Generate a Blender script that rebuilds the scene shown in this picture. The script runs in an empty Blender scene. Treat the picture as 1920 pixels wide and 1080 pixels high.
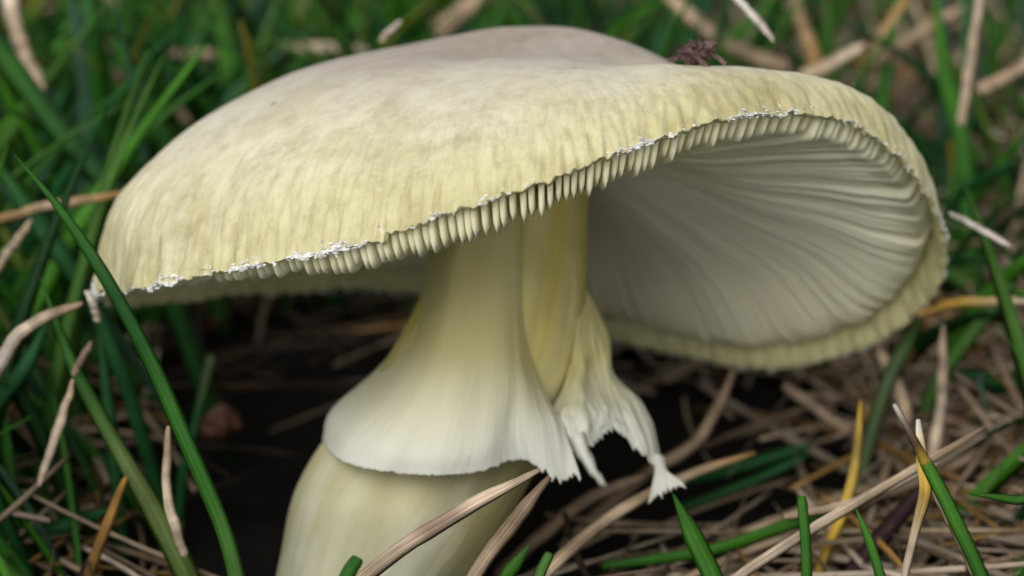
import bpy, math, random
import numpy as np
from mathutils import Vector, noise as mnoise
random.seed(7); rng = np.random.default_rng(7)
S = bpy.context.scene; COL = S.collection
# ------------------------------------------------------------------ camera
PITCH = math.radians(22); HCAM = 13.67; FPX = 4158.0          # centimetres, pixels of the 1920-wide photograph
cam = bpy.data.cameras.new('camera'); camo = bpy.data.objects.new('camera', cam); COL.objects.link(camo)
camo.location = (0, 0, HCAM*.01); camo.rotation_euler = (math.pi/2-PITCH, 0, 0)
cam.sensor_width = 36; cam.lens = 36*FPX/1920
cam.clip_start = .005; cam.clip_end = 200
cam.dof.use_dof = True; cam.dof.focus_distance = .234; cam.dof.aperture_fstop = 18
S.camera = camo
# ------------------------------------------------------------------ sky, sun, exposure (soft overcast daylight)
SUN_EL, SUN_AZ = 44, -155            # degrees; azimuth measured from +Y towards +X
w = bpy.data.worlds.new('World'); S.world = w; w.use_nodes = True
nt = w.node_tree; bg = nt.nodes['Background']
sky = nt.nodes.new('ShaderNodeTexSky'); sky.sky_type = 'NISHITA'; sky.sun_disc = False
sky.sun_elevation = math.radians(SUN_EL); sky.sun_rotation = math.radians(SUN_AZ)
hs = nt.nodes.new('ShaderNodeHueSaturation'); hs.inputs['Saturation'].default_value = .06   # cloud cover greys the blue out
nt.links.new(sky.outputs[0], hs.inputs['Color']); nt.links.new(hs.outputs[0], bg.inputs['Color'])
bg.inputs['Strength'].default_value = .105
sl = bpy.data.lights.new('sun', 'SUN'); sl.energy = 1.5; sl.angle = math.radians(45); sl.color = (1, .98, .93)
so = bpy.data.objects.new('sun', sl); COL.objects.link(so)
e, a = math.radians(SUN_EL), math.radians(SUN_AZ)
sd = Vector((math.sin(a)*math.cos(e), math.cos(a)*math.cos(e), math.sin(e)))
so.rotation_euler = sd.to_track_quat('Z', 'Y').to_euler()
so.location = sd*2
S.view_settings.view_transform = 'Standard'; S.view_settings.look = 'None'
S.view_settings.exposure = 0.47; S.view_settings.gamma = 1
S.render.engine = 'CYCLES'; S.cycles.use_denoising = True
S.cycles.max_bounces = 8; S.cycles.diffuse_bounces = 5
# ------------------------------------------------------------------ helpers
SP, CP = math.sin(PITCH), math.cos(PITCH)
FWD = np.array([0, CP, -SP]); UPV = np.array([0, SP, CP]); RGT = np.array([1., 0, 0]); CAM = np.array([0, 0, HCAM])
def P(px, py, d):                     # pixel + distance in cm -> world cm
    return CAM + RGT*((px-960)/FPX*d) + UPV*((540-py)/FPX*d) + FWD*d
def proj(p):
    q = np.asarray(p)-CAM; d = q@FWD
    return 960+FPX*(q@RGT)/d, 540-FPX*(q@UPV)/d, d
def nrm(v): return v/(np.linalg.norm(v, axis=-1, keepdims=True)+1e-12)
def cr(pts, n, closed=False):         # Catmull-Rom resample of rows
    pts = np.asarray(pts, float); m = len(pts)
    tt = np.linspace(0, m if closed else m-1, n, endpoint=not closed)
    i = np.floor(tt).astype(int)
    if not closed: i = np.minimum(i, m-2)
    f = (tt-i).reshape((-1,)+(1,)*(pts.ndim-1))
    g = (lambda k: pts[k % m]) if closed else (lambda k: pts[np.clip(k, 0, m-1)])
    if closed: p0, p1, p2, p3 = g(i-1), g(i), g(i+1), g(i+2)
    else:
        p1, p2 = g(i), g(i+1)
        p0 = np.where((i == 0).reshape(f.shape), 2*p1-p2, g(i-1)); p3 = np.where((i >= m-2).reshape(f.shape), 2*p2-p1, g(i+2))
    return .5*(2*p1+(p2-p0)*f+(2*p0-5*p1+4*p2-p3)*f**2+(3*p1-p0-3*p2+p3)*f**3)
def mesh_obj(name, V, F, mat, parent=None, origin=None, col=None, uv=None, smooth=True):
    V = np.asarray(V, float)
    if parent is not None: origin = parent['_o']
    o0 = np.asarray(origin if origin is not None else (0, 0, 0), float)
    me = bpy.data.meshes.new(name); me.from_pydata(((V-o0)*.01).tolist(), [], F)
    if uv is not None:
        l = me.uv_layers.new(name='UVMap'); idx = np.empty(len(me.loops), int); me.loops.foreach_get('vertex_index', idx)
        l.data.foreach_set('uv', np.asarray(uv, float)[idx].ravel())
    if col is not None:
        at = me.color_attributes.new('col', 'FLOAT_COLOR', 'POINT')
        c = np.ones((len(V), 4)); c[:, :3] = col; at.data.foreach_set('color', c.ravel())
    if smooth: me.polygons.foreach_set('use_smooth', [True]*len(me.polygons))
    me.materials.append(mat); me.update()
    o = bpy.data.objects.new(name, me); COL.objects.link(o)
    if parent is None: o.location = o0*.01
    else: o.parent = PARENT[parent['_k']]
    return o
PARENT = {}
def hook(o, origin):                  # parent record: children keep the thing's base as their origin
    k = len(PARENT); PARENT[k] = o; return {'_o': np.asarray(origin, float), '_k': k}
def tag(o, label, cat, group=None, kind=None):
    if label: o['label'] = label
    if cat: o['category'] = cat
    if group: o['group'] = group
    if kind: o['kind'] = kind
    return o
def grid_faces(nu, nv, closed_u=False, off=0, flip=False):
    F = []
    for i in range(nu if closed_u else nu-1):
        for j in range(nv-1):
            q = [off+i*nv+j, off+((i+1) % nu)*nv+j, off+((i+1) % nu)*nv+j+1, off+i*nv+j+1]
            F.append(q[::-1] if flip else q)
    return F
def grid_normals(G, closed_u):
    du = (np.roll(G, -1, 0)-np.roll(G, 1, 0)) if closed_u else np.gradient(G, axis=0)
    return nrm(np.cross(du, np.gradient(G, axis=1)))
def vnoise(p, s): return np.array([mnoise.noise(Vector(q)*s) for q in p])
# ------------------------------------------------------------------ materials
def mat(name, rough=.6):
    m = bpy.data.materials.new(name); m.use_nodes = True; t = m.node_tree
    b = t.nodes['Principled BSDF']; b.inputs['Roughness'].default_value = rough
    def N(ty, **k):
        n = t.nodes.new(ty)
        for kk, v in k.items():
            if kk.startswith('_'): setattr(n, kk[1:], v)
            else: n.inputs[kk.replace('__', ' ')].default_value = v
        return n
    return m, t, b, N, t.links.new
def ramp(N, stops, fac, L, interp='LINEAR'):
    r = N('ShaderNodeValToRGB'); el = r.color_ramp.elements; r.color_ramp.interpolation = interp
    while len(el) < len(stops): el.new(.5)
    for x, (p, c) in zip(el, stops): x.position = p; x.color = (*c, 1) if not isinstance(c, (int, float)) else (c, c, c, 1)
    L(fac, r.inputs[0]); return r
def mix(N, L, fac, A, B, mode='MIX'):
    m = N('ShaderNodeMix', _data_type='RGBA', _blend_type=mode)
    for s, x in ((m.inputs[0], fac), (m.inputs[6], A), (m.inputs[7], B)):
        if isinstance(x, (int, float)): s.default_value = x
        elif isinstance(x, tuple): s.default_value = (*x, 1)
        else: L(x, s)
    return m.outputs[2]
def uvmap(N, L, sx, sy):
    u = N('ShaderNodeUVMap', _uv_map='UVMap'); m = N('ShaderNodeMapping'); m.inputs['Scale'].default_value = (sx, sy, 1)
    L(u.outputs[0], m.inputs[0]); return u, m
def bump(N, L, h, b, strength, dist):
    n = N('ShaderNodeBump', Strength=strength, Distance=dist); L(h, n.inputs['Height']); L(n.outputs[0], b.inputs['Normal'])

def cap_material():
    m, t, b, N, L = mat('cap_skin', .5)
    u, mp = uvmap(N, L, 210, 11.)
    sep = N('ShaderNodeSeparateXYZ'); L(u.outputs[0], sep.inputs[0])
    fib = N('ShaderNodeTexNoise', Scale=1., Detail=6., Roughness=.7, Distortion=.5); L(mp.outputs[0], fib.inputs[0])
    tc = N('ShaderNodeTexCoord')
    blot = N('ShaderNodeTexNoise', Scale=55., Detail=4., Roughness=.6); L(tc.outputs['Object'], blot.inputs[0])
    add = N('ShaderNodeMath', _operation='MULTIPLY_ADD'); add.inputs[1].default_value = .46; L(blot.outputs[0], add.inputs[0])
    sub = N('ShaderNodeMath', _operation='SUBTRACT'); L(sep.outputs[1], sub.inputs[0]); sub.inputs[1].default_value = .23
    L(sub.outputs[0], add.inputs[2])
    base = ramp(N, [(0, (.35, .29, .245)), (.34, (.41, .35, .295)), (.50, (.52, .465, .375)), (.64, (.62, .575, .455)), (.80, (.67, .63, .46)), (.92, (.62, .58, .36)), (1, (.57, .53, .29))], add.outputs[0], L)
    fr = ramp(N, [(.34, (.66, .60, .46)), (.52, (1, 1, 1)), (.75, (1.1, 1.09, 1.06))], fib.outputs[0], L)
    # fibres grow stronger towards the margin
    st = N('ShaderNodeMapRange'); st.inputs[1].default_value = .68; st.inputs[2].default_value = 1; st.inputs[3].default_value = .07; st.inputs[4].default_value = .62
    L(sep.outputs[1], st.inputs[0])
    c = mix(N, L, st.outputs[0], base.outputs[0], base.outputs[0])
    c2 = mix(N, L, st.outputs[0], base.outputs[0], fr.outputs[0], 'MULTIPLY')
    sp = N('ShaderNodeTexVoronoi', Scale=130., Randomness=1.); L(tc.outputs['Object'], sp.inputs[0])
    spr = ramp(N, [(.05, 0.), (.085, 1.)], sp.outputs['Distance'], L)
    sn = N('ShaderNodeTexNoise', Scale=80., Detail=1.); L(tc.outputs['Object'], sn.inputs[0])
    snr = ramp(N, [(.6, 1.), (.64, 0.)], sn.outputs[0], L)
    mx = N('ShaderNodeMath', _operation='MAXIMUM'); L(spr.outputs[0], mx.inputs[0]); L(snr.outputs[0], mx.inputs[1])
    c3 = mix(N, L, mx.outputs[0], (.16, .12, .05), c2)
    g1 = N('ShaderNodeTexNoise', Scale=420., Detail=5., Roughness=.75); L(tc.outputs['Object'], g1.inputs[0])
    gr = ramp(N, [(.3, (.80, .78, .72)), (.5, (1, 1, 1)), (.72, (1.12, 1.12, 1.12))], g1.outputs[0], L)
    g2 = N('ShaderNodeTexNoise', Scale=100., Detail=3., Roughness=.6, Distortion=.8); L(tc.outputs['Object'], g2.inputs[0])
    gr2 = ramp(N, [(.34, (.84, .80, .72)), (.55, (1, 1, 1)), (.7, (1.06, 1.05, 1.02))], g2.outputs[0], L)
    c3 = mix(N, L, .9, c3, gr.outputs[0], 'MULTIPLY'); c3 = mix(N, L, .8, c3, gr2.outputs[0], 'MULTIPLY')
    L(c3, b.inputs['Base Color'])
    fine = N('ShaderNodeTexNoise', Scale=1400., Detail=3.); L(tc.outputs['Object'], fine.inputs[0])
    h = N('ShaderNodeMath', _operation='MULTIPLY_ADD'); h.inputs[1].default_value = .35; L(fine.outputs[0], h.inputs[0])
    hm = N('ShaderNodeMath', _operation='MULTIPLY'); L(fib.outputs[0], hm.inputs[0]); L(st.outputs[0], hm.inputs[1]); L(hm.outputs[0], h.inputs[2])
    bump(N, L, h.outputs[0], b, .42, .0006)
    b.inputs['Subsurface Weight'].default_value = .12; b.inputs['Subsurface Scale'].default_value = .002
    b.inputs['Subsurface Radius'].default_value = (1, .75, .35); b.inputs['Specular IOR Level'].default_value = .35
    return m
def flesh_material(name, c0, c1, rough=.6, sss=.25, sx=30, sy=2, bs=.3, scale=.003):
    m, t, b, N, L = mat(name, rough)
    u, mp = uvmap(N, L, sx, sy)
    n = N('ShaderNodeTexNoise', Scale=1., Detail=5., Roughness=.6, Distortion=.4); L(mp.outputs[0], n.inputs[0])
    tc = N('ShaderNodeTexCoord'); n2 = N('ShaderNodeTexNoise', Scale=90., Detail=3.); L(tc.outputs['Object'], n2.inputs[0])
    ad = N('ShaderNodeMath', _operation='MULTIPLY_ADD'); ad.inputs[1].default_value = .6; L(n2.outputs[0], ad.inputs[0])
    s5 = N('ShaderNodeMath', _operation='MULTIPLY'); s5.inputs[1].default_value = .4; L(n.outputs[0], s5.inputs[0]); L(s5.outputs[0], ad.inputs[2])
    r = ramp(N, [(.34, c0), (.62, c1)], ad.outputs[0], L)
    at = N('ShaderNodeVertexColor', _layer_name='col')
    L(mix(N, L, 1., r.outputs[0], at.outputs[0], 'MULTIPLY'), b.inputs['Base Color'])
    bump(N, L, n.outputs[0], b, bs, .0006)
    b.inputs['Subsurface Weight'].default_value = sss; b.inputs['Subsurface Scale'].default_value = scale
    b.inputs['Subsurface Radius'].default_value = (1, .8, .45); b.inputs['Specular IOR Level'].default_value = .3
    return m
def blade_material(name, rough, spec, trans, vein, noise_amt, tipy):
    m, t, b, N, L = mat(name, rough)
    at = N('ShaderNodeVertexColor', _layer_name='col')
    u, mp = uvmap(N, L, vein, 1.2)
    n = N('ShaderNodeTexNoise', Scale=1., Detail=4., Roughness=.6); L(mp.outputs[0], n.inputs[0])
    vr = ramp(N, [(.3, 1-noise_amt), (.7, 1+noise_amt*.5)], n.outputs[0], L)
    c = mix(N, L, 1., at.outputs[0], vr.outputs[0], 'MULTIPLY')
    su = N('ShaderNodeSeparateXYZ'); L(u.outputs[0], su.inputs[0])
    rib = ramp(N, [(0, .95), (.42, .95), (.5, 1.45), (.58, .95), (1, 1.05)], su.outputs[0], L)
    c = mix(N, L, 1., c, rib.outputs[0], 'MULTIPLY')
    tc = N('ShaderNodeTexCoord'); n2 = N('ShaderNodeTexNoise', Scale=130., Detail=4.); L(tc.outputs['Object'], n2.inputs[0])
    r2 = ramp(N, [(.38, tipy), (.62, (1.1, 1.1, 1.1))], n2.outputs[0], L)
    c = mix(N, L, .8, c, r2.outputs[0], 'MULTIPLY')
    L(c, b.inputs['Base Color']); b.inputs['Specular IOR Level'].default_value = spec
    bump(N, L, n.outputs[0], b, .35, .0003)
    if trans:
        tr = N('ShaderNodeBsdfTranslucent'); L(c, tr.inputs[0]); ms = N('ShaderNodeMixShader'); ms.inputs[0].default_value = trans
        out = t.nodes['Material Output']; L(b.outputs[0], ms.inputs[1]); L(tr.outputs[0], ms.inputs[2]); L(ms.outputs[0], out.inputs[0])
    return m
def soil_material():
    m, t, b, N, L = mat('damp_soil', .9)
    tc = N('ShaderNodeTexCoord'); n = N('ShaderNodeTexNoise', Scale=120., Detail=8., Roughness=.7); L(tc.outputs['Object'], n.inputs[0])
    r = ramp(N, [(.35, (.002, .0015, .001)), (.65, (.013, .009, .006))], n.outputs[0], L)
    L(r.outputs[0], b.inputs['Base Color']); bump(N, L, n.outputs[0], b, .8, .003); b.inputs['Specular IOR Level'].default_value = .2
    return m
def rough_material(name, c0, c1, scale, rough=.8):
    m, t, b, N, L = mat(name, rough)
    tc = N('ShaderNodeTexCoord'); n = N('ShaderNodeTexNoise', Scale=scale, Detail=6., Roughness=.65); L(tc.outputs['Object'], n.inputs[0])
    r = ramp(N, [(.35, c0), (.65, c1)], n.outputs[0], L); L(r.outputs[0], b.inputs['Base Color']); bump(N, L, n.outputs[0], b, .6, .0008)
    return m
M_CAP = cap_material()
M_FLESH = flesh_material('cap_flesh', (.56, .53, .26), (.68, .64, .36))
M_GILL = flesh_material('gill_white', (.88, .855, .72), (.94, .92, .80), sx=2, sy=14, sss=.35, bs=.1, scale=.003)
M_STEM = flesh_material('stem_skin', (.44, .41, .22), (.68, .65, .43), sx=26, sy=5, sss=.2, bs=.5)
M_RING = flesh_material('veil_skin', (.67, .655, .54), (.72, .705, .59), sx=70, sy=3, sss=.3, bs=.16)
M_FLECK = rough_material('veil_fleck_white', (.78, .77, .74), (.88, .88, .86), 900, .7)
M_GREEN = blade_material('green_blade', .5, .22, .28, 16, .35, (.72, .75, .6))
M_DRY = blade_material('dry_blade', .7, .25, .10, 9, .5, (.62, .56, .5))
M_SOIL = soil_material()
# ------------------------------------------------------------------ ground
def build_ground():
    c = np.linspace(-1, 1, 121); ax = np.sign(c)*(np.abs(c)*60+(np.abs(c)**7)*2500)
    X, Y = np.meshgrid(ax, ax+25, indexing='ij'); p = np.stack([X, Y, 0*X], -1).reshape(-1, 3)
    z = vnoise(p, .35)*.35+vnoise(p, .09)*.5; z -= np.exp(-((p[:, 0]+1.2)**2+(p[:, 1]-28)**2)/14)*.5
    p[:, 2] = np.clip(z-.35, -1.5, .35)
    o = mesh_obj('ground', p, grid_faces(121, 121), M_SOIL); o['kind'] = 'structure'
build_ground()
# ------------------------------------------------------------------ mushroom
MB = P(660, 1235, 26.0); MB[2] = 0
mush = bpy.data.objects.new('mushroom', None); COL.objects.link(mush); mush.location = MB*.01; mush.empty_display_size = .01
tag(mush, 'large tilted mushroom with olive yellow cap, white gills and torn ring', 'mushroom')
HM = hook(mush, MB)
RIM = [(180, 172, 548, 26.6), (200, 250, 545, 25.0), (215, 400, 512, 23.9), (240, 640, 465, 22.9), (262, 850, 398, 22.5), (280, 1050, 330, 22.5),
       (298, 1230, 262, 22.9), (314, 1400, 215, 23.6), (329, 1575, 222, 24.6), (344, 1696, 306, 25.5), (360, 1766, 430, 26.7), (375, 1756, 542, 27.9),
       (395, 1640, 645, 29.4), (415, 1440, 692, 30.6), (435, 1220, 655, 31.4), (455, 1000, 600, 31.6), (480, 720, 545, 31.0), (505, 450, 555, 29.8), (523, 235, 572, 28.2)]
BUL = [(180, .70, 1.08, 1.05, .58), (200, .6, 1.0, 1.0, .55), (215, .45, .90, .90, .49), (240, .26, .72, .75, .38), (262, .16, .60, .62, .32), (280, .10, .42, .50, .28), (298, .06, .18, .35, .25), (314, .08, .0, .25, .25),
       (329, .15, .02, .30, .30), (344, .22, .14, .48, .45), (360, .27, .32, .66, .54), (375, .33, .5, .76, .54), (395, .4, .7, .9, .5), (435, .6, 1.0, 1.1, .6), (480, .8, 1.2, 1.2, .66), (505, .75, 1.15, 1.12, .62)]
APEX = P(1000, 54, 27.7); AXIS = nrm(UPV*.99+FWD*.14)
def per(tab, th):                     # periodic smooth interpolation over degrees
    a = np.array([r[0] for r in tab], float); v = np.array([r[1:] for r in tab], float)
    A = np.concatenate([a-360, a, a+360]); W = np.concatenate([v, v, v])
    i = np.searchsorted(A, th, side='right')-1
    h = A[i+1]-A[i]; f = ((th-A[i])/h)[:, None]; h = h[:, None]
    m0 = (W[i+1]-W[i-1])/(A[i+1]-A[i-1])[:, None]*h; m1 = (W[i+2]-W[i])/(A[i+2]-A[i])[:, None]*h
    return (2*f**3-3*f**2+1)*W[i]+(f**3-2*f**2+f)*m0+(-2*f**3+3*f**2)*W[i+1]+(f**3-f**2)*m1
RIM3 = [(r[0], *P(*r[1:])) for r in RIM]
TS = np.array([0, .25, .5, .75, .92, 1.])
def cap_surface(th, t, wrinkle=True):
    th = np.asarray(th, float); t = np.asarray(t, float)
    R = per(RIM3, th); B = per(BUL, th)
    b = np.concatenate([np.zeros((len(th), 1)), B, np.zeros((len(th), 1))], 1)
    # bulge against t: Hermite on TS
    i = np.clip(np.searchsorted(TS, t, side='right')-1, 0, 4); h = np.diff(TS)[i]; f = (t-TS[i])/h
    sl_ = np.gradient(b, TS, axis=1); sl_[:, 0] = -((R-APEX)@AXIS)/np.sqrt(np.maximum(1-(nrm(R-APEX)@AXIS)**2, .1))
    b0, b1, m0, m1 = b[:, i], b[:, i+1], sl_[:, i]*h, sl_[:, i+1]*h
    bt = (2*f**3-3*f**2+1)*b0+(f**3-2*f**2+f)*m0+(-2*f**3+3*f**2)*b1+(f**3-f**2)*m1
    c = nrm(R-APEX); n = nrm(AXIS-(c@AXIS)[:, None]*c)
    G = APEX+(R-APEX)[:, None, :]*t[None, :, None]+n[:, None, :]*bt[:, :, None]
    return G
NT, NR = 900, 110
TH = 90+np.arange(NT)*360/NT; TR = np.linspace(0, 1, NR)**.85
CAPG = cap_surface(TH, TR)
CAPG[:, 0] = APEX
CN = grid_normals(CAPG, True)
if (CN[:, 40]@AXIS).mean() < 0: CN = -CN
CAPG0, CN0 = CAPG.copy(), CN.copy(); CN0[:, 0] = AXIS
def rn(th, t, fr, ft, s):             # radial streak noise
    return np.array([[mnoise.noise(Vector((math.cos(x)*fr, math.sin(x)*fr, y*ft+s))) for y in t] for x in np.radians(th)])
WR = np.clip((TR-.62)/.36, 0, 1)**1.6
disp = rn(TH, TR, 44, 26, 3.)*.048*WR**1.4 + rn(TH, TR, 24, 9, 8.)*.022*WR + rn(TH, TR, 3.2, 3.5, 1.)*.05*np.clip(TR*4, 0, 1)
disp[:, -3:] += rn(TH, TR[-3:], 70, 1, 5.)*.03
CAPG = CAPG+CN*disp[:, :, None]
# margin: uneven lower hem
hem = rn(TH, [0], 60, 1, 11.)[:, 0]*.045+rn(TH, [0], 22, 1, 13.)[:, 0]*.04
CAPG[:, -6:] += (nrm(CAPG[:, -1]-CAPG[:, -8])*hem[:, None])[:, None, :]*np.linspace(.1, 1, 6)[None, :, None]
CN = grid_normals(CAPG, True)
if (CN[:, 40]@AXIS).mean() < 0: CN = -CN
CN[:, 0] = AXIS
thick = np.interp(TR, [0, .2, .5, .8, .93, 1], [1.0, .8, .45, .2, .09, .04])
UND = CAPG-CN*thick[None, :, None]
UND0 = CAPG0-CN0*thick[None, :, None]
def build_cap():
    V = np.concatenate([CAPG.reshape(-1, 3), UND.reshape(-1, 3)]); n = NT*NR
    F = grid_faces(NT, NR, True, 0, True)
    uvt = np.stack(np.broadcast_arrays(np.linspace(0, 1, NT)[:, None], TR[None, :]), -1).reshape(-1, 2)
    # cap skin
    cap = mesh_obj('cap', V[:n], F, M_CAP, HM, uv=uvt)
    hk = hook(cap, MB)
    F2 = grid_faces(NT, NR, True, 0)
    F2 += [[n+i, n+(i+1) % NT, n*0+((i+1) % NT)*NR+NR-1, i*NR+NR-1] for i in range(0)]
    Vu = np.concatenate([UND.reshape(-1, 3), CAPG[:, -1]-CN[:, -1]*.004])
    F2 += [[i*NR+NR-1, ((i+1) % NT)*NR+NR-1, n+(i+1) % NT, n+i] for i in range(NT)]
    uvu = np.concatenate([uvt, np.stack([np.linspace(0, 1, NT), np.ones(NT)], 1)])
    mesh_obj('cap_flesh', Vu, F2, M_FLESH, hk, uv=uvu, col=(1, 1, 1))
    return hk
HK = build_cap()
def build_gills():
    n = 222
    inward = nrm(-AXIS*.9-CN0*.25)
    tg0 = np.linspace(.975, 0, 22)
    for k in range(n):
        th = k/n*NT + random.uniform(-.8, .8)
        i0 = int(th) % NT; i1 = (i0+1) % NT; f = th-int(th)
        U = UND0[i0]*(1-f)+UND0[i1]*f; I = nrm(inward[i0]*(1-f)+inward[i1]*f)
        end = .13
        start = random.uniform(-.003, .003)+np.interp((TH[i0]-180) % 360, [0, 60, 150, 164, 185, 215, 260, 320, 360], [.972, .984, .984, .965, .945, .945, .95, .96, .972])
        s = np.concatenate([np.linspace(0, .05, 7), np.linspace(.075, .2, 5), np.linspace(.3, 1, 9)]); ts = start+(end-start)*s
        pu = np.stack([np.interp(ts, TR, U[:, c]) for c in range(3)], 1)
        iu = nrm(np.stack([np.interp(ts, TR, I[:, c]) for c in range(3)], 1))
        dist = start-ts
        tl = np.interp((TH[i0]-180) % 360, [0, 30, 60, 85, 105, 130, 160, 200, 360], [.18, .24, .33, .40, .34, .31, .29, .27, .2])*random.uniform(.88, 1.1)
        drop = np.maximum((pu-pu[0])@AXIS, 0)
        want = drop*.95+tl*(1-np.exp(-(dist/.008)**1.2)); cap_ = np.interp(ts, [.13, .5, .8, .9, 1], [.35, .62, .82, .85, .85])
        dep = -np.log(np.exp(-want*9)+np.exp(-cap_*9))/9*(1-np.exp(-dist/.004))
        dep *= np.interp(ts, [.13, .3], [.55, 1])
        dep = dep*random.uniform(.975, 1.025)+.004
        tan = nrm(np.gradient(pu, axis=0)); side = nrm(np.cross(tan, iu))
        wv = (np.sin(ts*21+k*1.7)*.5+np.sin(ts*33+k))*.0015
        hw = ts*np.interp(ts, [0, .82, .93, 1], [.056, .054, .038, .029])
        dep_edge = dep*(1+.006*np.sin(ts*160+k))
        r0 = pu-iu*.03; e = pu+iu*dep_edge[:, None]+side*wv[:, None]; mid = pu+iu*(dep_edge-np.minimum(dep_edge*.3, np.interp(ts, [.85, .95], [.03, .09])))[:, None]+side*wv[:, None]
        V = np.stack([r0-side*hw[:, None]*1.15, mid-side*(hw*.84)[:, None], e, mid+side*(hw*.84)[:, None], r0+side*hw[:, None]*1.15], 1)
        m = len(ts); F = grid_faces(m, 5); F += [[0, 1, 2, 3, 4], [(m-1)*5+x for x in (4, 3, 2, 1, 0)]]
        uv = np.stack(np.broadcast_arrays(np.linspace(0, 1, 5)[None, :]+k*.37, ts[:, None]), -1).reshape(-1, 2)
        yl = np.interp(ts, [.13, .4, .8, .93], [.8, .15, .1, 1])[:, None]; c = np.repeat(np.array([1, .96, .74])*yl+np.array([1, .965, .83])*(1-yl), 5, 0)*random.uniform(.96, 1.02)
        mesh_obj('gill', V.reshape(-1, 3), F, M_GILL, HK, uv=uv, col=c)
build_gills()
def blob(center, r, seed, sub=1, squash=(1, 1, 1), amp=.35):
    import bmesh
    bm = bmesh.new(); bmesh.ops.create_icosphere(bm, subdivisions=sub, radius=1)
    V = np.array([v.co[:] for v in bm.verts]); F = [[v.index for v in f.verts] for f in bm.faces]; bm.free()
    k = 1+amp*np.array([mnoise.noise(Vector(v)*1.7+Vector((seed*3.1, seed*1.3, 0))) for v in V])*2
    return np.asarray(center)+V*k[:, None]*r*np.asarray(squash), F
class Acc:
    def __init__(s): s.V, s.F, s.C, s.U, s.n = [], [], [], [], 0
    def add(s, V, F, C=None, U=None):
        s.V.append(V); s.F += [[i+s.n for i in f] for f in F]; s.n += len(V)
        s.C.append(np.broadcast_to(np.array((1., 1, 1)) if C is None else C, (len(V), 3))); s.U.append(np.zeros((len(V), 2)) if U is None else U)
    def obj(s, name, m, parent=None, origin=None, smooth=True):
        return mesh_obj(name, np.concatenate(s.V), s.F, m, parent, origin, np.concatenate(s.C), np.concatenate(s.U), smooth)
def build_flecks():
    A = Acc(); fl = 0
    for i in range(NT):
        px, py, d = proj(CAPG[i, -1])
        den = .5+.5*mnoise.noise(Vector((i*.06, 2.2, 0)))*2
        left = 1.6 if px < 640 and d < 27 else 1.; den += .12*(left > 1)
        for q in range(9):
            if random.random() > max(den-.42, .03)*.9*left**1.5: continue
            j = NR-1-int(abs(random.gauss(0, .8))); c = CAPG[i, j]+CN[i, j]*.004+rng.normal(0, .013, 3)
            r = random.uniform(.003, .013)*(1.3 if left > 1 else 1)
            V, F = blob(c, r, random.random()*50, 1, rng.uniform(.5, 1.5, 3), .9); tv = nrm(CAPG[(i+3) % NT, -1]-CAPG[i-3, -1]); V = V+np.outer((V-c)@tv, tv)*random.uniform(0, 2.5); A.add(V, F)
    o = A.obj('veil_flecks', M_FLECK, HK, smooth=False); o['kind'] = 'stuff'; o['label'] = 'white powdery flecks along the cap margin'
build_flecks()
def build_stem():
    ax = [(975, 215, 27.3, 175), (968, 300, 27.2, 150), (966, 380, 27.1, 138), (960, 470, 27.0, 140), (947, 560, 26.95, 152), (922, 650, 26.9, 162), (884, 740, 26.8, 170), (836, 820, 26.65, 180),
          (783, 900, 26.5, 188), (722, 1000, 26.35, 188), (687, 1090, 26.2, 170), (676, 1180, 26.1, 178), (678, 1260, 26.0, 190), (672, 1310, 26.0, 150), (670, 1335, 26, 20)]
    pts = np.array([[*P(a, b, d), r/FPX*d] for a, b, d, r in ax]); c = cr(pts, 90); n = 72
    tan = nrm(np.gradient(c[:, :3], axis=0)); s1 = nrm(np.cross(tan, FWD)); s2 = nrm(np.cross(tan, s1))
    an = np.linspace(0, 2*np.pi, n, endpoint=False)
    G = np.empty((n, 90, 3)); C = np.empty((n, 90, 3))
    for i, a in enumerate(an):
        k = np.array([1+.03*mnoise.noise(Vector((math.cos(a)*1.4, math.sin(a)*1.4, v*.07)))+.010*mnoise.noise(Vector((math.cos(a)*9, math.sin(a)*9, v*.05))) for v in range(90)])
        G[i] = c[:, :3]+(s1*math.cos(a)+s2*math.sin(a))*(c[:, 3]*k)[:, None]
    v = np.linspace(0, 1, 90)
    up = np.interp(v, [0, .35, .55, .7, 1], [1, 1, .6, .15, 0])[:, None]
    C[:] = (np.array([.94, .85, .46])*up+np.array([.80, .84, 1.02])*(1-up))[None]
    pale = np.array([[mnoise.noise(Vector((math.cos(a)*2.6, math.sin(a)*2.6, b*2.2+3))) for b in v] for a in an])
    k = np.clip(pale*2.2, -.35, .8)[:, :, None]*up[None]
    C = C*(1+k*np.array([.12, .18, .75]))
    uv = np.stack(np.broadcast_arrays(np.linspace(0, 1, n)[:, None], v[None, :]), -1).reshape(-1, 2)
    mesh_obj('stem', G.reshape(-1, 3), grid_faces(n, 90, True), M_STEM, HM, uv=uv, col=C.reshape(-1, 3))
build_stem()
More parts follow.
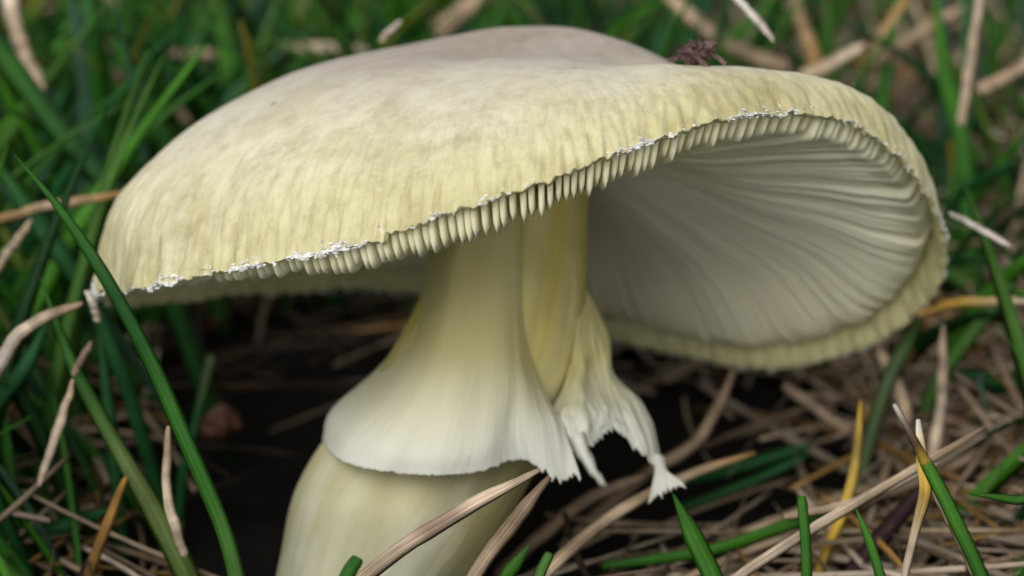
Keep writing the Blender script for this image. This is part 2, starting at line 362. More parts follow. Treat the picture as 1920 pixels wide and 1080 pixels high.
def sheet(cols, nu, nv, th=.05, tat=.05, seed=0., ragged=None, crump=0., white=False):
    g = np.array([[P(*q) for q in c] for c in cols])
    g = cr(g, nu); g = np.swapaxes(cr(np.swapaxes(g, 0, 1), nv), 0, 1)
    N_ = grid_normals(g, False)
    if (N_@FWD).mean() > 0: N_ = -N_
    u = np.linspace(0, len(cols), nu); v = np.linspace(0, 1, nv)
    pl = np.array([[mnoise.noise(Vector((a*1.7, b*1.6, seed)))*.05*b+mnoise.noise(Vector((a*9.5, b*5, seed+4)))*.004*b for b in v] for a in u])
    if crump: pl = pl+crump*np.array([[mnoise.noise(Vector((a*2.6, b*7, seed+20)))+.5*mnoise.noise(Vector((a*6, b*13, seed+30))) for b in v] for a in u])
    g = g+N_*pl[:, :, None]
    ed = nrm(g[:, -1]-g[:, -4])
    hm = np.array([mnoise.noise(Vector((a*7, seed, 1)))*.6+mnoise.noise(Vector((a*19, seed, 7)))*.5 for a in u])*tat
    if ragged:                        # torn stretch of hem: deep irregular notches
        rg = np.interp(u, [q[0] for q in ragged], [q[1] for q in ragged])
        hm = hm+rg*np.array([mnoise.noise(Vector((a*5.5, seed, 3)))*1.1+mnoise.noise(Vector((a*15, seed, 9)))*.45 for a in u])
    g[:, -9:-5] += ed[:, None, :]*hm[:, None, None]*np.linspace(.05, .18, 4)[None, :, None]
    g[:, -5:] += ed[:, None, :]*hm[:, None, None]*np.linspace(.2, 1, 5)[None, :, None]
    t_ = th*np.interp(v, [0, .6, .93, 1], [.6, 1, .9, .25]); t_ = np.broadcast_to(t_, (nu, nv)).copy(); t_[0] *= .3; t_[-1] *= .3
    back = g-N_*t_[:, :, None]
    V = np.concatenate([g.reshape(-1, 3), back.reshape(-1, 3)]); n = nu*nv
    F = grid_faces(nu, nv)+grid_faces(nu, nv, False, n, True)
    for i in range(nu-1):
        F.append([i*nv+nv-1, (i+1)*nv+nv-1, n+(i+1)*nv+nv-1, n+i*nv+nv-1]); F.append([i*nv, n+i*nv, n+(i+1)*nv, (i+1)*nv])
    for j in range(nv-1):
        F.append([j, j+1, n+j+1, n+j]); b = (nu-1)*nv; F.append([b+j+1, b+j, n+b+j, n+b+j+1])
    up = np.interp(v, [0, .33, .56, .8, 1], [1, .95, .5, .12, 0])
    c = np.array([.86, .765, .38])*up[:, None]+np.array([1, 1, 1])*(1-up[:, None])
    if white: c = np.ones((nv, 3))
    C = np.broadcast_to(c[None], (nu, nv, 3)).reshape(-1, 3)
    uv = np.stack(np.broadcast_arrays((u/len(cols))[:, None], v[None, :]), -1).reshape(-1, 2)
    return V, F, np.concatenate([C, C]), np.concatenate([uv, uv])
def shred(pts, wd, th=.035, seed=0):   # torn tongue of veil
    c = cr(np.array([P(*p) for p in pts]), 9); W = np.interp(np.linspace(0, 1, 9), np.linspace(0, 1, len(wd)), wd)/FPX*26
    t = nrm(np.gradient(c, axis=0)); s = nrm(np.cross(t, FWD)); nn = nrm(np.cross(s, t))
    V = []
    for k in range(9):
        j = .25*mnoise.noise(Vector((k*.9, seed, 0)))
        V += [c[k]-s[k]*W[k]*(.5+j), c[k]+nn[k]*th, c[k]+s[k]*W[k]*(.5-j), c[k]-nn[k]*th]
    F = [[k*4+a, k*4+(a+1) % 4, k*4+4+(a+1) % 4, k*4+4+a] for k in range(8) for a in range(4)]+[[3, 2, 1, 0], [32, 33, 34, 35]]
    return np.array(V), F
def build_ring():
    A = Acc()
    A.add(*sheet([
        [(825, 380, 27.4), (800, 570, 27.6), (745, 670, 27.9), (660, 765, 28.1), (640, 800, 28.1)],
        [(822, 380, 27.0), (778, 590, 26.8), (715, 685, 26.6), (625, 768, 26.4), (608, 825, 26.4)],
        [(862, 370, 26.2), (820, 600, 25.8), (775, 710, 25.4), (690, 810, 25.1), (650, 868, 25.1)],
        [(900, 365, 26.08), (870, 600, 25.6), (840, 720, 25.1), (790, 840, 24.8), (775, 890, 24.8)],
        [(935, 365, 26.03), (925, 600, 25.6), (915, 720, 25.2), (900, 830, 24.9), (890, 886, 24.9)],
        [(958, 372, 26.03), (965, 610, 25.75), (970, 720, 25.4), (965, 800, 25.2), (978, 862, 25.2)],
        [(968, 385, 26.05), (985, 640, 25.9), (1010, 740, 25.6), (1030, 800, 25.4), (1045, 900, 25.3)],
        [(974, 400, 26.1), (994, 645, 26.05), (1028, 745, 25.85), (1055, 800, 25.6), (1086, 890, 25.4)]], 260, 60, .03, .045, 1., [(0, 0), (5.3, 0), (6.2, .07), (8, .12)]))
    V, F = shred([(1080, 815, 25.55), (1098, 858, 25.5), (1116, 888, 25.5), (1136, 914, 25.6)], (34, 26, 17, 13), .012, 2); A.add(V, F)
    A.obj('ring', M_RING, HM)['label'] = 'white skirt-like ring draped around the stem'
    B = Acc()
    B.add(*sheet([
        [(1068, 530, 26.5), (1072, 660, 26.45), (1050, 735, 26.25), (1030, 783, 25.8), (1038, 840, 25.55)],
        [(1076, 530, 26.6), (1086, 660, 26.35), (1080, 735, 26.05), (1085, 785, 25.7), (1098, 845, 25.6)],
        [(1084, 530, 26.75), (1112, 645, 26.55), (1116, 712, 26.5), (1135, 772, 26.0), (1150, 806, 25.95)],
        [(1090, 530, 26.9), (1133, 640, 26.7), (1148, 715, 26.55), (1186, 780, 26.2), (1205, 855, 26.1)],
        [(1094, 530, 27.0), (1142, 632, 27.0), (1142, 690, 27.0), (1212, 768, 26.6), (1243, 878, 26.4)],
        [(1090, 535, 27.3), (1125, 640, 27.4), (1128, 700, 27.5), (1180, 760, 27.3), (1200, 830, 27.1)]], 220, 56, .03, .05, 6., [(0, .06), (2.4, .08), (3.8, .03), (4.4, 0), (5.2, 0), (6, .05)], .035))
    B.add(*sheet([[(1222, 850, 26.3), (1228, 880, 26.15), (1222, 912, 26.05), (1214, 946, 26.0)], [(1230, 850, 26.25), (1236, 880, 26.1), (1234, 905, 26.0), (1232, 930, 25.95)],
        [(1238, 852, 26.25), (1243, 880, 26.08), (1250, 900, 25.98), (1258, 918, 25.92)], [(1246, 856, 26.3), (1249, 880, 26.1), (1266, 894, 25.95), (1288, 910, 25.85)]], 60, 26, .02, .06, 12., [(0, .06), (4, .08)], 0., True))
    B.obj('ring_flap', M_RING, HM)['label'] = 'torn ragged flap of the ring hanging beside the stem'
build_ring()
# ------------------------------------------------------------------ grass blades and dry straws
RG = np.array([(-1, .30), (-.5, .10), (0, 0), (.5, .10), (1, .30), (.55, -.04), (0, -.16), (-.55, -.04)])
RD = np.array([(-1, .14), (-.5, .10), (0, -.06), (.45, .16), (1, .06), (.5, -.06), (0, -.22), (-.5, -.10)])
RF = np.array([(-1, .1), (0, -.12), (1, .1), (0, .16)])
def tube(c, W, ring, roll, cols, seed=0., jit=0.):
    n = len(c); t = nrm(np.gradient(c, axis=0)); view = nrm(c-CAM)
    s = nrm(np.cross(t, view)+1e-6); nn = nrm(np.cross(s, t))
    r = np.radians(roll); s, nn = s*np.cos(r)+nn*np.sin(r), nn*np.cos(r)-s*np.sin(r)
    if jit: W = W*(1+jit*np.array([mnoise.noise(Vector((k*.55, seed, 0))) for k in range(n)])*2)
    m = len(ring)
    V = c[:, None]+s[:, None]*(ring[None, :, 0, None]*W[:, None, None]/2)+nn[:, None]*(ring[None, :, 1, None]*W[:, None, None]/2)
    F = [[k*m+a, k*m+(a+1) % m, (k+1)*m+(a+1) % m, (k+1)*m+a] for k in range(n-1) for a in range(m)]
    F += [list(range(m))[::-1], [(n-1)*m+a for a in range(m)]]
    cols = np.atleast_2d(np.asarray(cols, float)); x = np.linspace(0, 1, n)
    C = np.stack([np.interp(x, np.linspace(0, 1, len(cols)), cols[:, k]) for k in range(3)], 1)
    if ring is RD: C = C*(1+.55*np.array([mnoise.noise(Vector((k*.35, seed*1.7, 4)))+.5*mnoise.noise(Vector((k*1.1, seed*1.7, 8))) for k in range(n)]))[:, None]
    C = np.repeat(C, m, 0)
    L_ = np.concatenate([[0], np.cumsum(np.linalg.norm(np.diff(c, axis=0), axis=1))])
    uv = np.stack(np.broadcast_arrays(ring[None, :, 0]*.5+.5, L_[:, None]+seed*10), -1).reshape(-1, 2)
    return V.reshape(-1, 3), F, C, uv
GRN = [(.036, .155, .016), (.022, .125, .036), (.055, .20, .014), (.018, .09, .018)]
DRY = [(.50, .385, .265), (.40, .30, .21), (.58, .48, .37), (.28, .20, .14)]
def blade(kind, label, pts, wpx, cols, roll=None, root=None, seg=30, tip=None, name=None):
    """pts from base to tip: (pixel x, pixel y, distance cm)"""
    g = kind == 'green'
    p = [P(*q) for q in pts]; w_ = list(wpx) if isinstance(wpx, (list, tuple)) else [wpx]*len(pts)
    W0 = [a*(1 if g else .88)/FPX*q[2] for a, q in zip(np.interp(np.linspace(0, 1, len(pts)), np.linspace(0, 1, len(w_)), w_), pts)]
    if ((g or pts[0][1] >= 1085) if root is None else root) and p[0][2] > .2:
        d = nrm(p[0]-p[1]); h = np.array([d[0], d[1], 0]); r = p[0]+h*min(p[0][2], 3.)*.7; r[2] = -.35
        mid = p[0]*.5+r*.5+np.array([0, 0, .12*p[0][2]])
        p = [r, mid]+p; W0 = [W0[0]*.85, W0[0]]+W0
        cols = [cols[0], cols[0]]+list(cols) if isinstance(cols, list) else cols
    c = cr(np.array(p), seg); W = np.interp(np.linspace(0, 1, seg), np.linspace(0, 1, len(W0)), W0)
    tip = ('point' if g else 'cut') if tip is None else tip
    x = np.linspace(0, 1, seg)
    if tip == 'point': W = W*np.clip((1-x)/.22, 0.03, 1)**.7
    if tip == 'cut' : W = W*np.where(x > .97, .8, 1)
    if not g: W = W*np.interp(x, [0, .05, .85, 1], [.6, 1, .95, .5]); cols = [tuple(np.array(q)*1.2) for q in (cols if isinstance(cols, list) else [cols])]
    sd_ = random.random()*99
    if not g:
        c = c+np.stack([np.array([mnoise.noise(Vector((k*.23, sd_, z)))*.018 for k in range(seg)]) for z in (1., 5., 9.)], 1)
    cols = cols if isinstance(cols, list) else [cols]
    V, F, C, U = tube(c, W, RG if g else RD, random.uniform(-30, 30) if roll is None else roll, cols, sd_, 0 if g else .07)
    o = mesh_obj(name or ('grass_blade' if g else 'dry_straw'), V, F, M_GREEN if g else M_DRY, origin=c[0], col=C, uv=U)
    return tag(o, label, 'grass blade' if g else 'straw')
G0, G1, G2, G3 = GRN; D0, D1, D2, D3 = DRY
LG = (.075, .19, .03); BL = (.055, .14, .085); YE = (.52, .34, .05); OR = (.42, .24, .07); WH = (.62, .57, .52); BR = (.10, .05, .025)
HAND = [
 # foreground green
 ('green', 'long dark green grass blade crossing the left tip of the mushroom cap', [(440, 1085, 24.2), (410, 980, 24.3), (350, 840, 24.4), (285, 690, 24.5), (200, 530, 24.5), (110, 392, 24.7), (25, 288, 25)], [40, 38, 38, 36, 32, 30, 22], [LG, G0, G0, G3, G0, G0], dict(roll=35)),
 ('green', 'short cut green blade in front of the lower stem', [(640, 1110, 21.9), (672, 1045, 22)], [30, 26], [G0, G0], dict(tip='cut')),
 ('green', 'pointed bright green blade tip rising between two straws below the ring', [(945, 1100, 22.2), (968, 1060, 22.2), (995, 1018, 22.2)], [30, 27, 14], [G2, LG]),
 ('green', 'small pale green blade with a frayed brown end below the ring', [(1000, 1110, 22.4), (1030, 1036, 22.5)], [24, 20], [LG, LG], dict(tip='cut')),
 ('green', 'upright green blade with square cut end among the straws', [(1514, 1110, 22.3), (1512, 1020, 22.4), (1504, 930, 22.5)], [23, 22, 21], [G2, G0, G2], dict(tip='cut')),
 ('green', 'horizontal bright green blade lying low behind the square cut blade', [(1130, 1064, 26.4), (1330, 1034, 26.2), (1480, 985, 26), (1566, 952, 25.8)], [20, 26, 28, 28], [G0, G2, LG], dict(tip='cut', root=False)),
 ('green', 'broad green blade beneath the torn tip of the ring', [(1350, 1110, 24.3), (1305, 1010, 24.5), (1262, 925, 24.7)], [44, 42, 34], [G2, G2, G0]),
 ('green', 'thin green blade beside a dark purple blade', [(1655, 1110, 22.4), (1630, 1020, 22.5), (1604, 952, 22.6)], [24, 21, 17], [G0, G2, LG]),
 ('green', 'green blade withered yellow and brown to a white tip', [(1850, 1110, 22.3), (1785, 965, 22.4), (1742, 880, 22.5), (1732, 862, 22.5), (1705, 810, 22.5), (1676, 758, 22.6)], [29, 29, 26, 22, 15, 12], [G0, G0, G2, G2, G2, YE, BR, (.2, .15, .13), WH], dict(roll=10, tip='cut')),
 ('green', 'slender green blade pointing in from the straw heap', [(1960, 955, 23), (1900, 938, 23), (1808, 924, 23)], [20, 18, 14], [G0, G2]),
 ('green', 'dim green blade lying in the shade under the cap', [(1290, 900, 30.5), (1400, 870, 30.2), (1540, 828, 30)], [24, 26, 20], [G1, G1], dict(root=False)),
 ('green', 'second dim green blade low in the shade under the cap', [(1270, 955, 29.6), (1400, 905, 29.6), (1520, 850, 29.6)], [24, 24, 18], [G3, G1], dict(root=False)),
 # right
 ('green', 'thin arching dark green blade beside the right end of the cap', [(1795, 372, 33), (1850, 335, 32), (1930, 290, 31)], [20, 22, 20], [G1, G1]),
 ('green', 'tall upright green blade behind the right end of the cap', [(1826, 600, 33.5), (1818, 420, 33.5), (1806, 260, 33.5), (1772, 130, 33.5), (1752, -40, 33.5)], [44, 44, 42, 38, 34], [G0, G0, G2, G2]),
 ('green', 'yellowing green blade beside the tall upright blade', [(1782, 430, 34), (1790, 340, 34), (1788, 262, 34)], [34, 30, 22], [G0, LG, YE], dict(tip='cut')),
 ('green', 'light green blade bending up right of the cap', [(1772, 690, 30), (1860, 575, 30), (1935, 470, 30)], [30, 32, 28], [LG, LG, G2]),
 ('green', 'grey green blade under the cap edge beside yellow straw', [(1665, 710, 29.4), (1695, 650, 29.5), (1730, 590, 29.6)], [30, 32, 28], [(.11, .17, .07), LG]),
 ('green', 'wide dark green blade lying level across the straw heap', [(1950, 722, 30.5), (1860, 716, 30.5), (1765, 700, 30.5)], [36, 38, 30], [G3, G1], dict(root=False)),
 # left and top
 ('green', 'wide bluish green blade standing upright behind the cap', [(152, 560, 34), (160, 330, 34), (166, 160, 34), (168, -50, 34)], [30, 50, 46, 50], [BL, BL, BL]),
 ('green', 'second bluish blade crossing the wide upright one', [(172, 330, 33.6), (162, 150, 33.6), (128, -30, 33.6)], [44, 40, 40], [BL, (.045, .12, .06)]),
 ('green', 'bright green blade standing behind the cap shoulder', [(442, 260, 36), (436, 160, 36), (420, 60, 36), (404, -40, 36)], [46, 44, 38, 36], [LG, (.07, .24, .015), LG]),
 ('green', 'broad dark green blade slanting behind the cap', [(230, 380, 30.5), (110, 240, 30.5), (0, 92, 30.5), (-60, 0, 30.5)], [42, 44, 42, 40], [G3, G0, G3]),
 ('green', 'green blade slanting down to the left cap tip', [(190, 600, 28.8), (150, 525, 28.8), (66, 405, 28.8), (-30, 270, 28.8)], [34, 38, 42, 40], [G1, G1, G0]),
 ('green', 'long yellowish green blade running down past brown straws', [(365, 1110, 25.8), (290, 960, 26), (215, 830, 26.2), (140, 690, 26.4), (75, 520, 26.6)], [48, 44, 32, 30, 28], [(.12, .19, .04), (.14, .2, .06), G0, G0]),
 ('green', 'narrow dark green blade under the left cap tip', [(214, 850, 28), (202, 740, 28), (182, 590, 28)], [26, 24, 18], [G1, G3]),
 ('green', 'dark blade arching across the lower shade', [(30, 1020, 27.5), (120, 985, 27.5), (205, 955, 27.4)], [28, 34, 28], [G1, G1], dict(root=False)),
 ('green', 'thin stem with a pale bud end in the shade', [(345, 880, 29), (372, 775, 29), (398, 665, 29)], [20, 18, 22], [G1, G1, (.18, .22, .10)], dict(tip='cut')),
 ('green', 'green blade leaning against the wide bluish blade', [(325, 300, 35), (265, 180, 35), (200, 30, 35)], [44, 46, 40], [G0, G0]),
 ('green', 'dark green blade slanting upward beside pale straw', [(-30, 790, 27.5), (45, 690, 27.5), (90, 600, 27.6)], [34, 32, 26], [G1, G1]),
 # dry straws
 ('dry', 'pale curved straw arching to the left cap tip', [(-20, 720, 26), (25, 640, 26), (80, 598, 26.1), (155, 568, 26.3)], [34, 32, 28, 18], [WH, D2, D0], {}),
 ('dry', 'pale slim straw hanging beside the yellowish green blade', [(72, 912, 26), (110, 800, 26), (138, 712, 26)], [16, 24, 16], [D2, D2, D0], {}),
 ('dry', 'short brown straw joint under the curved pale straw', [(138, 705, 26.2), (150, 680, 26.3), (172, 640, 26.5)], [16, 18, 14], [D1, D3], {}),
 ('dry', 'pale straw stub under the left cap tip', [(184, 605, 26.3), (176, 575, 26.2), (160, 545, 26.2)], [16, 18, 10], [D2, WH], {}),
 ('dry', 'pale bent straw hanging beside the long dark blade', [(346, 1045, 25), (330, 990, 25), (313, 920, 25), (316, 798, 25)], [20, 24, 22, 18], [D2, D2, D0], {}),
 ('dry', 'orange brown straw leaning at the edge of the shade', [(160, 1100, 26), (200, 985, 26), (236, 895, 26)], [26, 26, 20], [OR, OR, (.34, .17, .04)], {}),
 ('dry', 'orange straw reaching behind the left cap tip', [(-20, 418, 28.5), (90, 388, 28.5), (230, 365, 28.6)], [22, 26, 22], [OR, D0, OR], {}),
 ('dry', 'thin pale straw under the orange straw', [(-10, 512, 28), (25, 460, 28), (60, 412, 28)], [20, 22, 16], [D2, D0], {}),
 ('dry', 'long pinkish straw leaning across the front of the stem', [(665, 1100, 23.2), (850, 968, 23.3), (1012, 882, 23.5)], [38, 36, 28], [D0, (.42, .32, .25), D0], {}),
 ('dry', 'brown straw rising beside the lower stem to the ring', [(880, 1100, 24), (960, 985, 24.2), (1030, 895, 24.4)], [36, 36, 28], [D1, D1, D3], {}),
 ('dry', 'long straw with a blunt end reaching past the torn ring tip', [(1000, 1100, 25.0), (1150, 965, 25.9), (1290, 892, 26.8), (1416, 850, 27.4)], [34, 32, 26, 26], [D0, D1, D0, OR], {}),
 ('dry', 'brown straw bending up from the dark under the cap', [(1050, 1030, 28.6), (1200, 895, 28.8), (1300, 832, 29), (1340, 770, 29.2), (1378, 690, 29.4)], [34, 32, 30, 28, 20], [D1, D1, D0, D3], {}),
 ('dry', 'second brown straw low beneath the torn ring tip', [(930, 1080, 27.5), (1080, 950, 27.6), (1210, 890, 27.8)], [34, 32, 26], [D3, D1], {}),
 ('dry', 'long tan straw slanting over the straw heap', [(1370, 1095, 24.8), (1550, 978, 25), (1720, 880, 25.2), (1850, 800, 25.6)], [28, 28, 25, 20], [D2, D0, D1], {}),
 ('dry', 'thin straw crossing under the long tan straw', [(1470, 970, 25.8), (1600, 942, 25.8), (1760, 870, 26)], [18, 22, 20], [D0, D2], {}),
 ('dry', 'upright yellow straw at the edge of the shade', [(1525, 1100, 26.6), (1580, 960, 26.8), (1608, 850, 27), (1613, 750, 27.2)], [24, 26, 24, 14], [YE, YE, (.5, .36, .09), YE], {}),
 ('dry', 'yellow straw with a white mouldy top', [(1695, 1100, 23.5), (1715, 1000, 23.5), (1735, 925, 23.6), (1730, 860, 23.7), (1722, 785, 23.8)], [18, 22, 32, 30, 26], [D2, D0, YE, (.62, .42, .1), (.7, .68, .62)], {}),
 ('dry', 'yellow straw running out from behind the cap edge', [(1720, 590, 28.4), (1800, 568, 28.4), (1940, 566, 28.4)], [20, 26, 20], [OR, YE, D2], {}),
 ('dry', 'tan straw falling under the withered blade', [(1735, 885, 24), (1795, 1000, 23.8), (1840, 1100, 23.6)], [24, 24, 24], [D0, D2], {}),
 ('dry', 'pale upright straw in the heap below yellow straw', [(1750, 870, 29), (1768, 740, 29), (1768, 610, 29)], [28, 26, 18], [D2, D2, D0], {}),
 ('dry', 'tan straw leaning up to the low cap edge', [(1700, 800, 29.5), (1690, 740, 29.5), (1640, 640, 29.7)], [30, 30, 24], [D0, D0], {}),
 ('dry', 'brown straw running low beneath the cap edge', [(1470, 720, 30.2), (1580, 800, 30), (1700, 880, 29.8)], [26, 30, 28], [D3, D1], {}),
 ('dry', 'thin whitish straw sticking out beside the cap end', [(1780, 398, 27.4), (1840, 430, 27.2), (1898, 464, 27)], [12, 17, 14], [WH, (.5, .42, .4)], {}),
 ('dry', 'thin whitish straw hanging over the back of the cap', [(1365, -20, 27.8), (1420, 38, 27.6), (1452, 78, 27.4)], [16, 18, 10], [WH, WH], {}),
 ('dry', 'upright tan straw beside the tall green blade', [(1803, 236, 31.5), (1820, 120, 31.5), (1842, -30, 31.5)], [24, 26, 22], [D0, D2], {}),
 ('dry', 'knotted tan straw standing behind the cap', [(1500, 145, 33), (1560, 118, 33), (1622, 82, 33)], [32, 32, 22], [D0, D2], {}),
 ('dry', 'long tan straw leaning behind the knotted straw', [(1640, 120, 35), (1720, 66, 35), (1806, 14, 35)], [28, 30, 26], [D0, D0], {}),
 ('dry', 'forked tan straw bending beside long leaning straw', [(1645, 115, 34.5), (1655, 70, 34.5), (1720, -30, 34.5)], [26, 28, 24], [D0, OR], {}),
 ('dry', 'straw slanting away behind the brown clump', [(1480, 130, 35), (1360, 80, 35), (1235, -20, 35)], [32, 34, 32], [D1, D0], {}),
 ('dry', 'brown upright straw behind the cap crest', [(1540, 150, 36), (1510, 60, 36), (1480, -30, 36)], [30, 32, 30], [OR, D0], {}),
 ('dry', 'straw lying level behind the cap shoulder', [(528, 92, 36), (600, 90, 36), (690, 94, 36)], [28, 28, 24], [D0, D2], {}),
 ('dry', 'short level straw behind the bright green blade', [(320, 106, 37), (380, 104, 37), (420, 104, 37)], [28, 28, 24], [D1, D0], {}),
 ('dry', 'tan straw slanting down behind the cap top left', [(236, 96, 36), (290, 165, 36), (358, 232, 36)], [34, 34, 28], [D0, D0], {}),
 ('dry', 'long tan straw beside the broad dark blade', [(12, -30, 32), (38, 80, 32), (80, 170, 32)], [34, 34, 26], [D2, D0], {}),
 ('dry', 'thick tan straw behind the top of the cap', [(815, 62, 37), (860, 28, 37), (925, -30, 37)], [44, 44, 38], [D1, D0], {}),
 ('dry', 'white tipped sliver of straw touching the cap top', [(712, 78, 29.3), (732, 58, 29.2), (752, 38, 29.2)], [14, 15, 10], [D2, WH], {}),
 ('dry', 'tan straw lying out beyond the upright tan straw', [(1835, 172, 32), (1880, 148, 32), (1945, 112, 32)], [30, 32, 28], [D0, D0], {}),
]
for h in HAND:
    blade(h[0], h[1], h[2], h[3], h[4], **(h[5] if len(h) > 5 else {}))
def extras():
    b = blade('green', 'dark purple dead blade lying in the straw heap', [(1560, 1120, 26.6), (1650, 1010, 26.8), (1730, 915, 27)], [34, 38, 26], [(.055, .02, .03), (.06, .025, .035)], root=False, tip='cut')
    # brown crumbly clump resting on the crest of the cap
    pv = CAPG.reshape(-1, 3); px, py, d = proj(pv); s = np.abs(px-1310) < 8; i = np.where(s)[0][np.argmin(py[s])]; c = pv[i]
    A = Acc()
    for k in range(16):
        V, F = blob(c+UPV*.14+rng.normal(0, 1, 3)*np.array([.085, .05, .06])+FWD*.04, random.uniform(.045, .085), k*1.7, 2, (1, .9, .9), .6); A.add(V, F)
    for k in range(5):
        q = c+UPV*random.uniform(.04, .2)+RGT*random.uniform(-.2, .2)+FWD*.05
        cc = cr(np.array([q, q+rng.normal(0, .08, 3), q+rng.normal(0, .12, 3)]), 7); V, F, C, U = tube(cc, np.full(7, .05), RF, 0, [(1, 1, 1)], k); A.add(V, F)
    tag(A.obj('debris_clump', rough_material('purple_brown_crumb', (.035, .016, .018), (.16, .09, .085), 500), origin=c, smooth=False), 'crumpled purple brown bit of debris on the cap crest', 'debris')
    s = np.abs(px-1606) < 6; i = np.where(s)[0][np.argmin(py[s])]; c2 = pv[i]
    A = Acc()
    for k in range(5):
        V, F = blob(c2+rng.normal(0, .02, 3)+UPV*.015, random.uniform(.015, .035), k*2.7+40, 1, amp=.5); A.add(V, F)
    tag(A.obj('debris_crumb', rough_material('dark_green_crumb', (.02, .03, .012), (.10, .12, .04), 700), origin=c2, smooth=False), 'tiny dark green crumb on the shoulder of the cap', 'debris')
    # brown nut-like pebble in the shade
    c3 = P(415, 795, 30.5); V, F = blob(c3, .24, 3.3, 3, (1.15, .9, .95), .3)
    tag(mesh_obj('pebble', V, F, rough_material('red_brown_pebble', (.05, .018, .010), (.16, .065, .035), 420, .6), origin=c3), 'rounded reddish brown pebble in the shade under the cap', 'pebble')
    c4 = P(195, 155, 37); V, F = blob(c4, .26, 8.3, 3, (1, .8, 1), .3)
    tag(mesh_obj('petal', V, F, rough_material('pink_petal', (.30, .13, .16), (.42, .24, .26), 300), origin=c4), 'faded pink petal caught among the grass behind', 'petal')
extras()
# ------------------------------------------------------------------ grass and thatch that fill the lawn
POLY = np.array([(160, 560), (185, 440), (300, 270), (450, 175), (600, 115), (720, 70), (850, 40), (1000, 36), (1130, 50), (1260, 110), (1400, 105), (1520, 130), (1640, 190), (1740, 280), (1805, 420), (1780, 540), (1660, 660), (1450, 715), (1300, 700), (1260, 760), (1300, 960), (1200, 965), (1000, 930), (900, 1090), (500, 1090), (570, 850), (600, 760), (740, 600)])
def inside(px, py, poly=POLY):
    r = np.zeros(len(px), bool); n = len(poly); j = n-1
    for i in range(n):
        xi, yi = poly[i]; xj, yj = poly[j]
        r ^= ((yi > py) != (yj > py)) & (px < (xj-xi)*(py-yi)/(yj-yi+1e-9)+xi); j = i
    return r
HOLE = np.array([(300, 590), (560, 565), (790, 530), (800, 600), (600, 760), (560, 860), (500, 1090), (450, 1090), (380, 820)])
HOLLOW = np.array([(1200, 690), (1480, 705), (1600, 760), (1600, 830), (1530, 930), (1400, 1010), (1250, 1010), (1080, 960)])
def allowed(c, clear_hole=True, near=0):
    px, py, d = proj(c)
    fr = (px > -20) & (px < 1940) & (py > -20) & (py < 1100)
    if near and (fr & (d < near)).any(): return False
    if inside(px, py, HOLLOW).sum() > 1 and random.random() < .82: return False
    if (d < 15).any(): return False
    if (inside(px, py) & (d < 32.5)).any(): return False
    if clear_hole and (inside(px, py, HOLE) & (d < 36)).any(): return False
    # keep clear of the mushroom's own volume
    q = c-np.array([0.2, 27.*CP, 0]); e = (q[:, 0]/5.6)**2+((q[:, 1])/5.0)**2
    if ((e < 1) & (c[:, 2] > 1.0)).any(): return False
    return True
TINT = [D0, OR]
def rand_blade(x, y, kind, n=8):
    az = random.uniform(0, 2*math.pi)
    if kind == 'g':
        L = random.uniform(3.5, 7.5); el = math.radians(random.uniform(45, 86)); bend = random.uniform(.1, .7); z0 = -.3
        wd = random.uniform(.14, .36)
    elif kind == 'ds':                # standing dead blade
        L = random.uniform(2., 5.5); el = math.radians(random.uniform(15, 65)); bend = random.uniform(0, .5); z0 = random.uniform(-.2, .5); wd = random.uniform(.10, .24)
    else:                             # lying thatch
        L = random.uniform(1.8, 6.); el = math.radians(random.uniform(-6, 16)); bend = random.uniform(-.1, .2); z0 = random.uniform(-.1, .8); wd = random.uniform(.05, .14)
    s = np.linspace(0, 1, n); a = el-bend*s*1.3; tw = az+np.cumsum(np.full(n, random.uniform(-.07, .07)))
    step = L/(n-1); dx = np.cos(a)*np.cos(tw)*step; dy = np.cos(a)*np.sin(tw)*step; dz = np.sin(a)*step
    c = np.stack([x+np.cumsum(dx)-dx[0], y+np.cumsum(dy)-dy[0], z0+np.cumsum(dz)-dz[0]], 1)
    W = wd*(np.clip((1-s)/.5, .05, 1)**.7 if kind == 'g' else np.interp(s, [0, .5, 1], [.8, 1, .55]))
    if kind == 'g':
        b = np.array(random.choice(GRN+[BL, G0, G2, LG]))*random.uniform(.5, 1.6); col = [b, b] if random.random() > .12 else [b, b, b*.6+np.array(YE)*.5]
    else:
        b = np.array(random.choice(DRY+TINT))*random.uniform(.5, 1.4); col = [b, b*random.uniform(.7, 1.1)]
    tone = None
    if kind == 'g':
        q = col[0]; tone = 'yellow tipped' if len(col) == 3 else 'bluish' if q[2] > q[0]*1.2 and q[2] > .05 else 'light' if q[0] > .055 else 'bright' if q[1] > .15 else 'deep' if q[1] < .09 else 'mid'
    else:
        q = col[0][0]; tone = 'orange tinted' if q > .2 and col[0][1] < col[0][0]*.62 and col[0][2] < .1 else 'pale' if q > .42 else 'near black' if q < .08 else 'dark' if q < .24 else 'mid brown'
    lean = math.degrees(math.atan2(c[-1, 2]-c[0, 2], math.hypot(*(c[-1]-c[0])[:2]))); pose = 'upright' if lean > 62 else 'leaning' if lean > 35 else 'low slanting' if lean > 8 else 'flat lying'
    size = 'broad' if W.max() > (.27 if kind == 'g' else .125) else 'narrow'
    LOOK[id(c)] = f'{size} {pose} {tone}'; KEEP.append(c)
    return c, W, col
LOOK, KEEP = {}, []
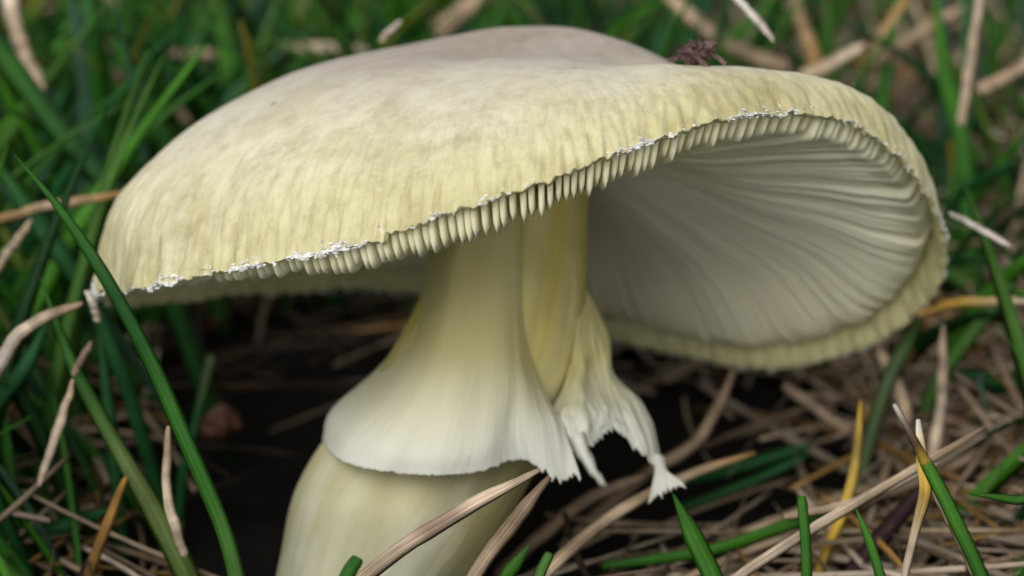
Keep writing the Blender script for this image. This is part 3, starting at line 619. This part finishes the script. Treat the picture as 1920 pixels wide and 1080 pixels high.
def fill(kind, count, xr, yr, acc, singles=0, label=None, group=None, dens=None, hole=True):
    cand = []
    for k in range(count):
        x, y = random.uniform(*xr), random.uniform(*yr)
        if dens and random.random() > dens(x, y): continue
        c, W, col = rand_blade(x, y, kind, 8)
        if not allowed(c, hole, 26.5 if kind == 'g' else 24.5): continue
        px, py, d = proj(c); vis = ((px > 0) & (px < 1920) & (py > 0) & (py < 1080) & ~inside(px, py)).mean()
        cand.append((-float(vis > .45)*(W.max()/d.mean()), len(cand), c, W, col))
    cand.sort(key=lambda q: q[:2])
    for k, (sc, _, c, W, col) in enumerate(cand):
        g = kind == 'g'
        if k < singles and sc < 0:
            cc = cr(c, 16); WW = np.interp(np.linspace(0, 1, 16), np.linspace(0, 1, 8), W)
            V, F, C, U = tube(cc, WW, RG if g else RD, random.uniform(-60, 60), col, random.random()*99, 0 if g else .12)
            tag(mesh_obj('grass_blade' if g else 'dry_straw', V, F, M_GREEN if g else M_DRY, origin=c[0], col=C, uv=U), label.format(LOOK[id(c)]), 'grass blade' if g else 'straw', group)
        else:
            acc.add(*tube(c, W, RF, random.uniform(-80, 80), col, random.random()*99))
AG, AD = Acc(), Acc()
lefty = lambda x, y: 1. if x < 3 else .45
fill('g', 1500, (-14, 14), (31, 62), AG, 110, '{} green grass blade growing behind the mushroom', 'green blades behind the mushroom', lefty)
fill('g', 420, (-13, -3.5), (20, 34), AG, 45, '{} green grass blade growing beside the low cap tip', 'green blades left of the cap')
fill('g', 160, (4.5, 13), (22, 33), AG, 14, '{} green grass blade growing out of the straw heap', 'green blades in the straw heap')
fill('g', 1500, (-14, 14), (13, 25), AG)
fill('d', 700, (-14, 14), (12, 24), AD)
fill('g', 2600, (-60, 60), (58, 130), AG)
fill('g', 1600, (-60, -13), (5, 60), AG); fill('g', 1200, (13, 60), (5, 60), AG)
righty = lambda x, y: 0. if -8 < x < 2 and y < 38 else 1. if x > 0 else .5
fill('g', 380, (-8, 3), (32.5, 40), AG)
fill('ds', 1300, (-14, 14), (31, 58), AD, 110, '{} dead straw in the grass behind the mushroom', 'dead straws behind the mushroom', righty)
fill('d', 3400, (1.5, 14), (23, 42), AD, 150, '{} dry straw in the heap beneath the raised cap', 'straws of the heap', hole=False)
fill('d', 420, (-14, -4), (20, 34), AD, 30, '{} dry straw in the shaded grass beside the stem', 'straws lying low left of the stem')
fill('d', 1500, (-14, 14), (32, 60), AD, dens=lambda x, y: 0. if -9 < x < 2.5 and y < 45 else 1.)
fill('ds', 900, (-60, 60), (55, 120), AD); fill('d', 900, (-50, -13), (5, 60), AD); fill('d', 900, (13, 50), (5, 60), AD)
TINT[:] = [(.06, .035, .018)]; DRY[:] = [(.07, .043, .026), (.05, .033, .022), (.09, .06, .038), (.04, .025, .016)]  # palette for straws under the cap: its shade is put into their colour
fill('d', 240, (-7, 3), (24.5, 38), AD, 24, '{} shade-coloured straw on the dark soil under the cap', 'shade-coloured straws under the cap', hole=False)
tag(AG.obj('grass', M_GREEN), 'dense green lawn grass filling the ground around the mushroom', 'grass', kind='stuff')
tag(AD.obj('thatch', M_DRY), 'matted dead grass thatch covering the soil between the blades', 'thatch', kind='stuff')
